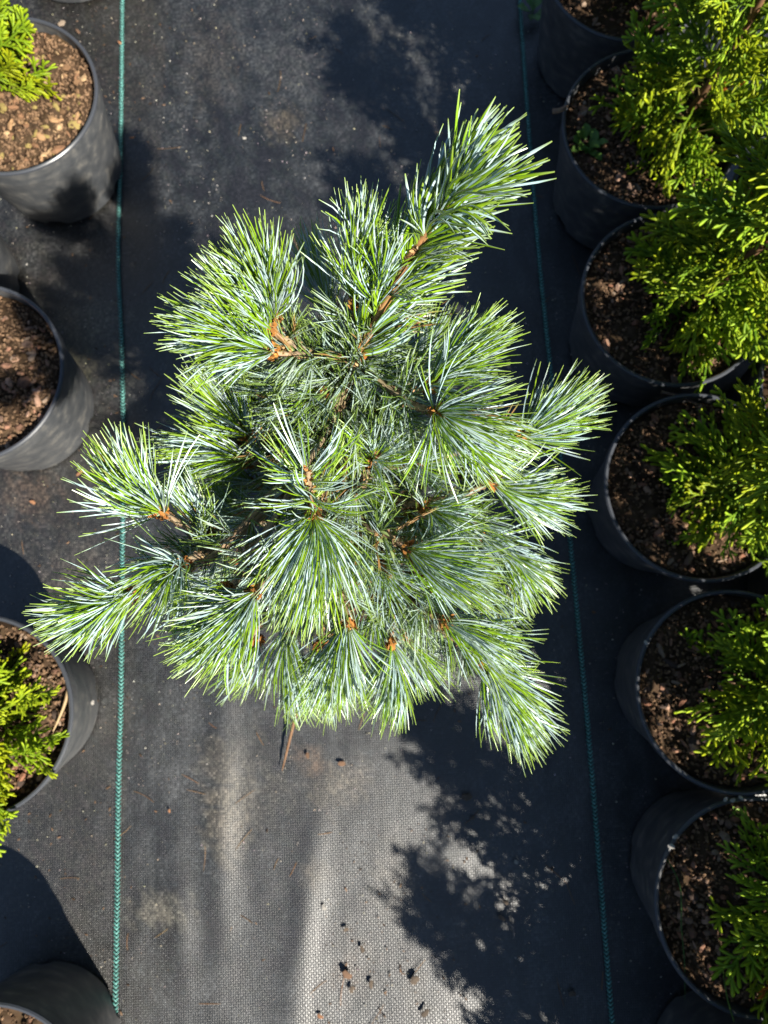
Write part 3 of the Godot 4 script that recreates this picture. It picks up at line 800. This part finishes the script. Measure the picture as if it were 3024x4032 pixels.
func materials() -> void:
	var wv := weave()
	M.fabric = mat(Color.WHITE, 0.40, true, 1.0)
	M.fabric.albedo_texture = wv[0]
	M.fabric.normal_enabled = true
	M.fabric.normal_texture = wv[1]
	M.fabric.normal_scale = 0.5
	var dn := FastNoiseLite.new()
	dn.seed = 4; dn.frequency = 0.012; dn.fractal_octaves = 5
	var ramp := Gradient.new()
	ramp.offsets = PackedFloat32Array([0.15, 0.42, 0.62, 0.9])
	ramp.colors = PackedColorArray([lin(0.040, 0.044, 0.050), lin(0.058, 0.062, 0.068), lin(0.074, 0.077, 0.081), lin(0.150, 0.145, 0.135)])
	var dt := NoiseTexture2D.new()
	dt.width = 512; dt.height = 512; dt.seamless = true; dt.noise = dn; dt.color_ramp = ramp
	M.plastic = mat(Color.WHITE, 0.48)
	M.plastic.albedo_texture = dt
	M.plastic.uv1_triplanar = true
	M.plastic.uv1_scale = Vector3(5, 5, 5)
	M.plastic_rim = mat(lin(0.050, 0.055, 0.066), 0.34)

	M.soil = mat(Color.WHITE, 0.95, true, 0.2)
	M.crumb = mat(Color.WHITE, 0.95, true, 0.2)
	M.bark = mat(Color.WHITE, 0.85, true, 0.3)
	M.needle = mat(Color.WHITE, 0.29, true, 0.55)
	M.needle.backlight_enabled = true
	M.needle.backlight = Color(0.22, 0.22, 0.12)
	M.needle_old = mat(Color.WHITE, 0.5, true, 0.4)
	M.cord = mat(Color.WHITE, 0.55, true, 0.4)
	M.green = mat(Color.WHITE, 0.5, true, 0.4)
	M.green.backlight_enabled = true
	M.green.backlight = Color(0.3, 0.35, 0.1)
	M.brown_spray = mat(Color(1.0, 0.52, 0.75), 0.7, true, 0.3)
	M.straw = mat(Color.WHITE, 0.7, true, 0.3)
	for c in [[0.22, 0.105, 0.065], [0.27, 0.145, 0.095], [0.34, 0.21, 0.145], [0.13, 0.072, 0.048], [0.25, 0.18, 0.13], [0.06, 0.042, 0.034], [0.17, 0.11, 0.08]]:
		chip_mats.append(mat(lin(c[0], c[1], c[2]), 0.9, false, 0.25))
	for c in [[0.33, 0.20, 0.105], [0.27, 0.165, 0.09], [0.40, 0.27, 0.15], [0.21, 0.115, 0.065], [0.25, 0.19, 0.07], [0.17, 0.10, 0.055]]:
		moss_mats.append(mat(lin(c[0], c[1], c[2]), 0.9, false, 0.25))
	chips = [chip_mesh(1, 0.5, 1.7), chip_mesh(2, 0.7, 1.3), chip_mesh(3, 0.4, 2.2), chip_mesh(4, 0.35, 1.5), chip_mesh(5, 0.5, 3.0)]

var green_sprays := []
var gold_sprays := []
var green_mats := []
var gold_mats := []

func pots_and_shrubs() -> void:
	for k in 5: green_sprays.append(spray_mesh(100 + k, Color(0.135, 0.240, 0.018), Color(0.440, 0.570, 0.030)))
	for k in 4: gold_sprays.append(spray_mesh(200 + k, Color(0.20, 0.29, 0.014), Color(0.46, 0.55, 0.022)))
	for q in [Color(1, 1, 1), Color(0.86, 0.92, 0.9), Color(0.94, 0.9, 0.7)]:
		for which in 2:
			var m := mat(q, 0.5, true, 0.4)
			m.backlight_enabled = true
			m.backlight = Color(0.60, 0.70, 0.12)
			if which == 0: green_mats.append(m)
			else: gold_mats.append(m)
	var gp := "black nursery pots in the right row"
	var gt := "green thujas in the right row"
	var R := 0.1345
	# x, z, crown radius, height, sprays, chips, pot label, shrub label
	var right := [
		[0.385, -1.028, 0.13, 0.60, 130, 60, "black pot cut off by the top edge in the right row", "green thuja whose tip overhangs the top right corner, rearmost of its row"],
		[0.403, -0.749, 0.150, 0.58, 130, 210, "black pot holding a thuja and a round-leaved weed, stick on its rim", "bushy bright green thuja above the round-leaved weed"],
		[0.420, -0.475, 0.128, 0.62, 130, 190, "black pot in deep shade, second whole rim from the top in the right row", "green thuja with its crown filling its shaded pot, second whole one from the top"],
		[0.441, -0.197, 0.100, 0.64, 110, 230, "black pot with broad patch of reddish bark chips, third in the right row", "green thuja with two forked sprays reaching out over reddish bark"],
		[0.470, 0.081, 0.112, 0.58, 110, 210, "black pot in the right row with grit grains on its rim", "dark green thuja in the pot below the reddish bark patch"],
		[0.480, 0.350, 0.088, 0.55, 95, 240, "black pot at the bottom right with sun-dappled soil and pale rim", "green thuja at the bottom right corner over dappled soil"],
	]
	var k := 0
	for r in right:
		make_pot(Vector3(r[0], 0, r[1]), R, 0.19, r[6], 300 + k, r[5], chip_mats, 0.170, gp)
		make_thuja(Vector3(r[0] + 0.042, 0.170, r[1]), r[3], r[2], r[4], r[7], 400 + k, green_sprays, green_mats, 0.05, Vector3(0.03, 0, 0), gt, 1.15)
		k += 1
	# plants of the same row beyond the bottom edge: their shadows fall across the path
	for q in [[0.497, 0.624, "nearest", 0.52], [0.511, 0.898, "second", 0.50], [0.525, 1.172, "third", 0.47]]:
		make_pot(Vector3(q[0], 0, q[1]), R, 0.19, "black pot of the right row, %s one beyond the bottom edge" % q[2], 300 + k, 20, chip_mats, 0.170, gp)
		make_thuja(Vector3(q[0] + 0.03, 0.170, q[1]), q[3], 0.200 if q[2] == "nearest" else 0.160, 190, "green thuja of the right row, %s one beyond the bottom edge" % q[2], 400 + k, green_sprays, green_mats, 0.05, Vector3(0, 0, 0), gt)
		k += 1
	# second row to the right, out of the frame
	for q in [[0.645, -0.612, "top"], [0.668, -0.335, "upper middle"], [0.692, -0.058, "lower middle"], [0.712, 0.215, "bottom"]]:
		make_pot(Vector3(q[0], 0, q[1]), R, 0.19, "black pot behind the right row near the %s" % q[2], 300 + k, 20, chip_mats, 0.170, gp)
		make_thuja(Vector3(q[0], 0.170, q[1]), 0.20, 0.11, 55, "green thuja behind the right row near the %s" % q[2], 400 + k, green_sprays, green_mats, 0.05, Vector3(0, 0, 0), gt)
		k += 1
	var gl := "dark grey nursery pots in the left rows"
	make_pot(Vector3(-0.57, 0, -0.804), R, 0.19, "dark grey pot with tan mulch at the top left, needle shadows on its side", 351, 260, moss_mats, 0.172, gl)
	make_pot(Vector3(-0.592, 0, -0.363), R, 0.19, "dark grey pot of half-shaded bare soil with bright sunlit side", 352, 250, chip_mats, 0.166, gl)
	make_pot(Vector3(-0.557, 0, 0.117), 0.137, 0.172, "dark grey pot with golden thuja and a straw at the left edge", 353, 260, chip_mats, 0.148, gl)
	make_pot(Vector3(-0.493, 0, 0.596), R, 0.19, "black pot cut off by the bottom left corner", 354, 90, chip_mats, 0.166, gl)
	make_pot(Vector3(-0.575, 0, -1.243), R, 0.19, "dark grey pot whose foot shows at the top edge", 355, 20, chip_mats, 0.166, gl)
	make_pot(Vector3(-0.733, 0, -0.585), R, 0.19, "dark grey pot mostly outside the left edge between two others", 356, 20, chip_mats, 0.166, gl)
	make_thuja(Vector3(-0.590, 0.172, -0.820), 0.28, 0.085, 60, "golden thuja in the tan mulch pot at the top left", 451, gold_sprays, gold_mats, 0.12, Vector3(-0.1, 0, 0), "golden thujas in the left row", 1.0)
	make_thuja(Vector3(-0.582, 0.148, 0.132), 0.25, 0.185, 125, "golden thuja leaning over the pot with the straw at the left edge", 453, gold_sprays, gold_mats, 0.02, Vector3(-0.06, 0, 0.05), "golden thujas in the left row", 1.0)
	# the pot that carries the pine
	make_pot(Vector3(-0.039, 0, -0.110), 0.118, 0.185, "black pot under the pine, almost hidden by its needles", 360, 90, chip_mats, 0.165, "")

func one_chip(at: Vector3, size: float, m: Material, label: String, category: String, called: String, which: int, group := "") -> void:
	var o := single(called, chips[which], m, label, category, at, group)
	lay(o, at, size * (1.1 if category == "grain" else 0.8), 0.25)
	o.scale.y *= 0.22

func strip(pts: Array, w: float, col: Color, called: String, label: String, category: String) -> void:
	var b := MB.new()
	blade(b, pts, w, col)
	single(called, b.mesh(), M.straw, label, category)

func rosette(at: Vector3, n: int, L: float, w: float, col: Color, label: String, seed_: int, rise: float) -> void:
	rng.seed = seed_
	var t := thing("weed_plant", label, "weed", at)
	for k in n:
		var a := k * 2.39996
		var el := rng.randf_range(0.15, 0.9)
		var d := Vector3(cos(a) * cos(el), sin(el), sin(a) * cos(el))
		var far := rng.randf_range(0.2, 1.0) * L * 1.1
		var b := MB.new()
		leaf(b, d * far, (d + Vector3(0, -0.2, 0)).normalized(), Vector3.UP, L * rng.randf_range(0.7, 1.1), w * rng.randf_range(0.8, 1.2), vary(col, 0.25))
		part("leaf", b.mesh(), M.green, t)
	var sb := MB.new()
	tube(sb, [Vector3(0, -0.01, 0), Vector3(0, rise, 0)], [0.0012, 0.0008], col, 5)
	part("stem", sb.mesh(), M.green, t)

func litter() -> void:
	rng.seed = 900
	strip([Vector3(-0.135,0.020,0.125),Vector3(-0.145,0.012,0.164),Vector3(-0.158,0.004,0.217)], 0.0055, Color(0.20, 0.115, 0.065), "dry_stalk", "flat brown dry stalk sticking out below the pine needles", "stalk")
	strip([Vector3(0.294,0.100,-1.048),Vector3(0.309,0.070,-1.030),Vector3(0.327,0.030,-1.025),Vector3(0.331,0.002,-1.011)], 0.0035, Color(0.20, 0.17, 0.13), "dry_grass", "bent dry grass blade in the shade at the top right", "grass")
	strip([Vector3(0.294,0.100,-1.046),Vector3(0.308,0.095,-1.038),Vector3(0.326,0.080,-1.031)], 0.0022, Color(0.24, 0.23, 0.22), "dry_grass", "short pale grass tip beside the bent blade at the top right", "grass")
	strip([Vector3(-0.433,0.160,0.082),Vector3(-0.437,0.162,0.105),Vector3(-0.451,0.158,0.138)], 0.0050, Color(0.42, 0.30, 0.17), "straw", "pale straw on the soil of the golden thuja's pot", "straw")
	strip([Vector3(0.397,0.180,-0.336),Vector3(0.425,0.178,-0.329),Vector3(0.459,0.176,-0.314)], 0.0055, Color(0.15, 0.10, 0.075), "straw", "brown straw under the upper rim of the reddish bark pot", "straw")
	strip([Vector3(0.187,0.000,0.436),Vector3(0.194,0.006,0.443),Vector3(0.196,0.000,0.459)], 0.0030, Color(0.17, 0.15, 0.14), "straw", "small curved straw on the shaded fabric near the right cord", "straw")
	strip([Vector3(0.366,0.180,0.292),Vector3(0.375,0.200,0.321),Vector3(0.374,0.200,0.369),Vector3(0.379,0.190,0.416),Vector3(0.388,0.160,0.472)], 0.0016, Color(0.05, 0.11, 0.03), "grass_blade", "thin green grass blade hanging over the bottom right pot rim", "grass")
	strip([Vector3(0.432,0.200,0.478),Vector3(0.421,0.210,0.444),Vector3(0.425,0.190,0.400)], 0.0018, Color(0.09, 0.16, 0.03), "grass_blade", "thin green grass blade under the bottom right thuja", "grass")
	strip([Vector3(0.254,0.194,-0.770),Vector3(0.265,0.197,-0.770),Vector3(0.278,0.196,-0.780)], 0.0085, Color(0.24, 0.16, 0.11), "bark_stick", "short bark stick lying across the rim above the round-leaved weed", "stick")
	rosette(Vector3(0.310,0.172,-0.728), 22, 0.016, 0.013, Color(0.085, 0.17, 0.03), "round-leaved green weed in the upper right pot", 41, 0.02)
	rosette(Vector3(0.272,0.004,-1.114), 12, 0.020, 0.016, Color(0.10, 0.20, 0.06), "small clover-like weed beside the right cord at the top", 42, 0.02)
	rosette(Vector3(0.466,0.172,0.240), 10, 0.006, 0.005, Color(0.16, 0.26, 0.03), "tiny bright seedling on the bottom right soil", 43, 0.008)
	var dark := mat(lin(0.095, 0.072, 0.053), 0.95)
	var brown := mat(lin(0.13, 0.075, 0.045), 0.95)
	var rust := mat(lin(0.27, 0.13, 0.065), 0.9)
	var grit := mat(lin(0.34, 0.32, 0.29), 0.8)
	var stone := mat(lin(0.22, 0.17, 0.125), 0.85)
	var bits := [
		[Vector3(0.128,0.003,0.256), 0.020, dark, "largest dark soil clump on the shaded path below the pine", 1], [Vector3(0.136,0.002,0.288), 0.010, dark, "small soil clump just under the largest one", 0],
		[Vector3(0.184,0.002,0.408), 0.012, dark, "upper of two soil clumps near the curved straw", 1], [Vector3(0.178,0.002,0.431), 0.015, dark, "soil clump touching the curved straw", 0],
		[Vector3(-0.057,0.002,0.447), 0.010, dark, "dark crumb at the top of the clumps by the bottom edge", 1], [Vector3(-0.033,0.002,0.474), 0.013, dark, "dark flat clump between the crumb and the brown lump", 0],
		[Vector3(-0.055,0.004,0.509), 0.020, brown, "brown lump of soil near the bottom edge", 1], [Vector3(-0.048,0.002,0.530), 0.012, dark, "dark crumb below the brown lump", 1], [Vector3(-0.019,0.002,0.523), 0.014, dark, "dark clump right of the brown lump", 0],
		[Vector3(0.046,0.003,0.517), 0.019, dark, "dark clump at the edge of the thuja shadow near the bottom", 1], [Vector3(0.061,0.003,0.561), 0.018, dark, "dark clump on the bottom edge", 0], [Vector3(0.280,0.002,0.536), 0.014, dark, "dark crumb left of the right cord near the bottom", 1],
		[Vector3(-0.094,0.003,0.566), 0.012, rust, "orange chip on the bottom edge", 0], [Vector3(-0.331,0.002,0.277), 0.007, rust, "tiny orange chip right of the left cord", 1], [Vector3(-0.504,0.002,-0.255), 0.016, rust, "orange bark chip on the fabric beside the sunlit pot side", 2],
		[Vector3(-0.327,0.002,-0.127), 0.016, brown, "pinkish bark chip under the left pine shoots", 0], [Vector3(-0.449,0.002,-0.866), 0.012, rust, "tan chip right of the left cord near the top", 2], [Vector3(-0.560,0.002,-1.080), 0.016, brown, "brown chip behind the tan mulch pot", 2],
		[Vector3(-0.590,0.004,-1.095), 0.018, stone, "pale stone behind the tan mulch pot's rim", 1], [Vector3(-0.481,0.005,-1.054), 0.010, rust, "brown chip touching the left cord at the top", 0],
		[Vector3(-0.119,0.002,0.195), 0.012, brown, "brown chip right of the dry stalk", 0], [Vector3(-0.066,0.002,0.207), 0.014, brown, "reddish brown chip farther right of the dry stalk", 3], [Vector3(-0.091,0.002,0.416), 0.008, grit, "pale grit grain above the bottom clumps", 1],
		[Vector3(-0.249,0.002,-0.865), 0.006, grit, "pale grain on the sunlit fabric near the top", 1], [Vector3(-0.090,0.002,-0.843), 0.009, brown, "tan chip beside the thuja shadow near the top", 2],
		[Vector3(0.202,0.002,0.351), 0.007, grit, "pale grain in the shade near the right cord", 1], [Vector3(0.337,0.002,-0.027), 0.009, brown, "dim chip right of the right cord", 3], [Vector3(-0.578,0.002,-0.206), 0.013, rust, "rust chip by the foot of the bright sided pot", 0],
		[Vector3(0.375,0.194,0.264), 0.007, grit, "upper white grit grain on the bottom right rim", 1], [Vector3(0.369,0.194,0.276), 0.008, grit, "lower white grit grain on the bottom right rim", 1], [Vector3(0.351,0.194,0.018), 0.006, grit, "white grit grain on the dark thuja's pot rim", 1],
		[Vector3(0.443,0.195,0.218), 0.006, grit, "leftmost grit grain where the two lowest rims touch", 1], [Vector3(0.452,0.195,0.219), 0.007, grit, "middle grit grain where the two lowest rims touch", 1], [Vector3(0.463,0.195,0.216), 0.006, grit, "rightmost grit grain where the two lowest rims touch", 1],
		[Vector3(-0.437,0.060,0.109), 0.006, grit, "white droplet-like grain stuck to the golden thuja's pot side", 1],
	]
	for q in bits:
		var m: Material = q[2]
		var is_grit: bool = m == grit
		one_chip(q[0], q[1], m, q[3], "grain" if is_grit else ("clump" if m == dark else "chip"), "grit_grain" if is_grit else ("soil_clump" if m == dark else "bark_chip"), q[4], "litter on the fabric and the rims")
	# shredded dry leaf caught among the needles
	var t := thing("dry_leaf", "pale green shredded leaf caught in the middle of the pine", "leaf", Vector3(-0.006,0.575,-0.073))
	for k in 7:
		var b := MB.new()
		var d := Vector3(rng.randfn(), rng.randf_range(-0.2, 0.3), rng.randfn()).normalized()
		leaf(b, Vector3(rng.randf_range(-0.016, 0.020), rng.randf_range(-0.004, 0.006), rng.randf_range(-0.016, 0.03)), d, (Vector3.UP + rv() * 0.6).normalized(), rng.randf_range(0.004, 0.009), rng.randf_range(0.002, 0.004), vary(Color(0.21, 0.27, 0.10), 0.25))
		part("shred", b.mesh(), M.straw, t)
	# fallen brown needles
	var fb := MB.new()
	for k in 110:
		var p := Vector3(rng.randf_range(-0.6, 0.33), -0.0015, rng.randf_range(-1.1, 0.62))
		var a := rng.randf() * TAU
		var d := Vector3(cos(a), 0, sin(a))
		needle(fb, p, d, Vector3.UP, d.cross(Vector3.UP) * rng.randf_range(-0.4, 0.4), rng.randf_range(0.015, 0.045), 0.0009, vary(Color(0.17, 0.10, 0.05), 0.4), vary(Color(0.22, 0.14, 0.08), 0.3), Color(0.2, 0.13, 0.07))
	var fn := part("fallen_needles", fb.mesh(), M.straw, self, true)
	fn.set_meta("label", "thin brown fallen needles strewn over the fabric"); fn.set_meta("category", "needles")
	# bark crumbs, thickest along the pots
	var bm := MultiMesh.new()
	bm.transform_format = MultiMesh.TRANSFORM_3D
	bm.use_colors = true
	bm.mesh = chips[2]
	bm.instance_count = 900
	for k in bm.instance_count:
		var q := rng.randf()
		var p := Vector3(rng.randf_range(-0.8, 0.36), 0, rng.randf_range(-1.2, 0.66))
		if q < 0.5: p.x = rng.randfn(-0.50, 0.06)
		elif q < 0.8: p = Vector3(rng.randfn(0.0, 0.09), 0, rng.randfn(0.46, 0.10))
		var size := 0.0015 + 0.0045 * pow(rng.randf(), 3.0)
		p.y = -0.003 + size * 0.15
		bm.set_instance_transform(k, Transform3D(Basis.from_euler(Vector3(rng.randf_range(-0.4, 0.4), rng.randf() * TAU, 0)).scaled(Vector3(size, size * 0.6, size)), p))
		var g := rng.randf_range(0.25, 1.4)
		bm.set_instance_color(k, Color(0.15 * g, 0.095 * g, 0.06 * g))
	var bi := MultiMeshInstance3D.new()
	bi.name = "bark_crumbs"; bi.multimesh = bm; bi.material_override = M.crumb
	bi.set_meta("kind", "stuff"); bi.set_meta("label", "fine brown bark crumbs scattered along the pots and the path"); bi.set_meta("category", "crumbs")
	add_child(bi)
	# sand grains and specks
	var mm := MultiMesh.new()
	mm.transform_format = MultiMesh.TRANSFORM_3D
	mm.use_colors = true
	mm.mesh = chips[1]
	mm.instance_count = 9000
	var cl := FastNoiseLite.new()
	cl.seed = 8; cl.frequency = 5.0
	for k in mm.instance_count:
		var p := Vector3(rng.randf_range(-0.8, 0.6), 0, rng.randf_range(-1.2, 0.68))
		for tries in 3:
			if cl.get_noise_2d(p.x, p.z) > rng.randf_range(-0.4, 0.3): break
			p = Vector3(rng.randf_range(-0.8, 0.6), 0, rng.randf_range(-1.2, 0.68))
		var size := 0.0007 + 0.0022 * pow(rng.randf(), 4.0)
		p.y = -0.003 + size * 0.2
		mm.set_instance_transform(k, Transform3D(Basis.from_euler(rv() * 3.0).scaled(Vector3.ONE * size), p))
		var g := rng.randf_range(0.12, 0.6)
		mm.set_instance_color(k, Color(g, g * rng.randf_range(0.78, 1.0), g * rng.randf_range(0.6, 0.95)))
	var mi := MultiMeshInstance3D.new()
	mi.name = "sand_grains"; mi.multimesh = mm; mi.material_override = M.crumb
	mi.set_meta("kind", "stuff"); mi.set_meta("label", "pale sand grains and specks scattered over the black fabric"); mi.set_meta("category", "sand")
	add_child(mi)
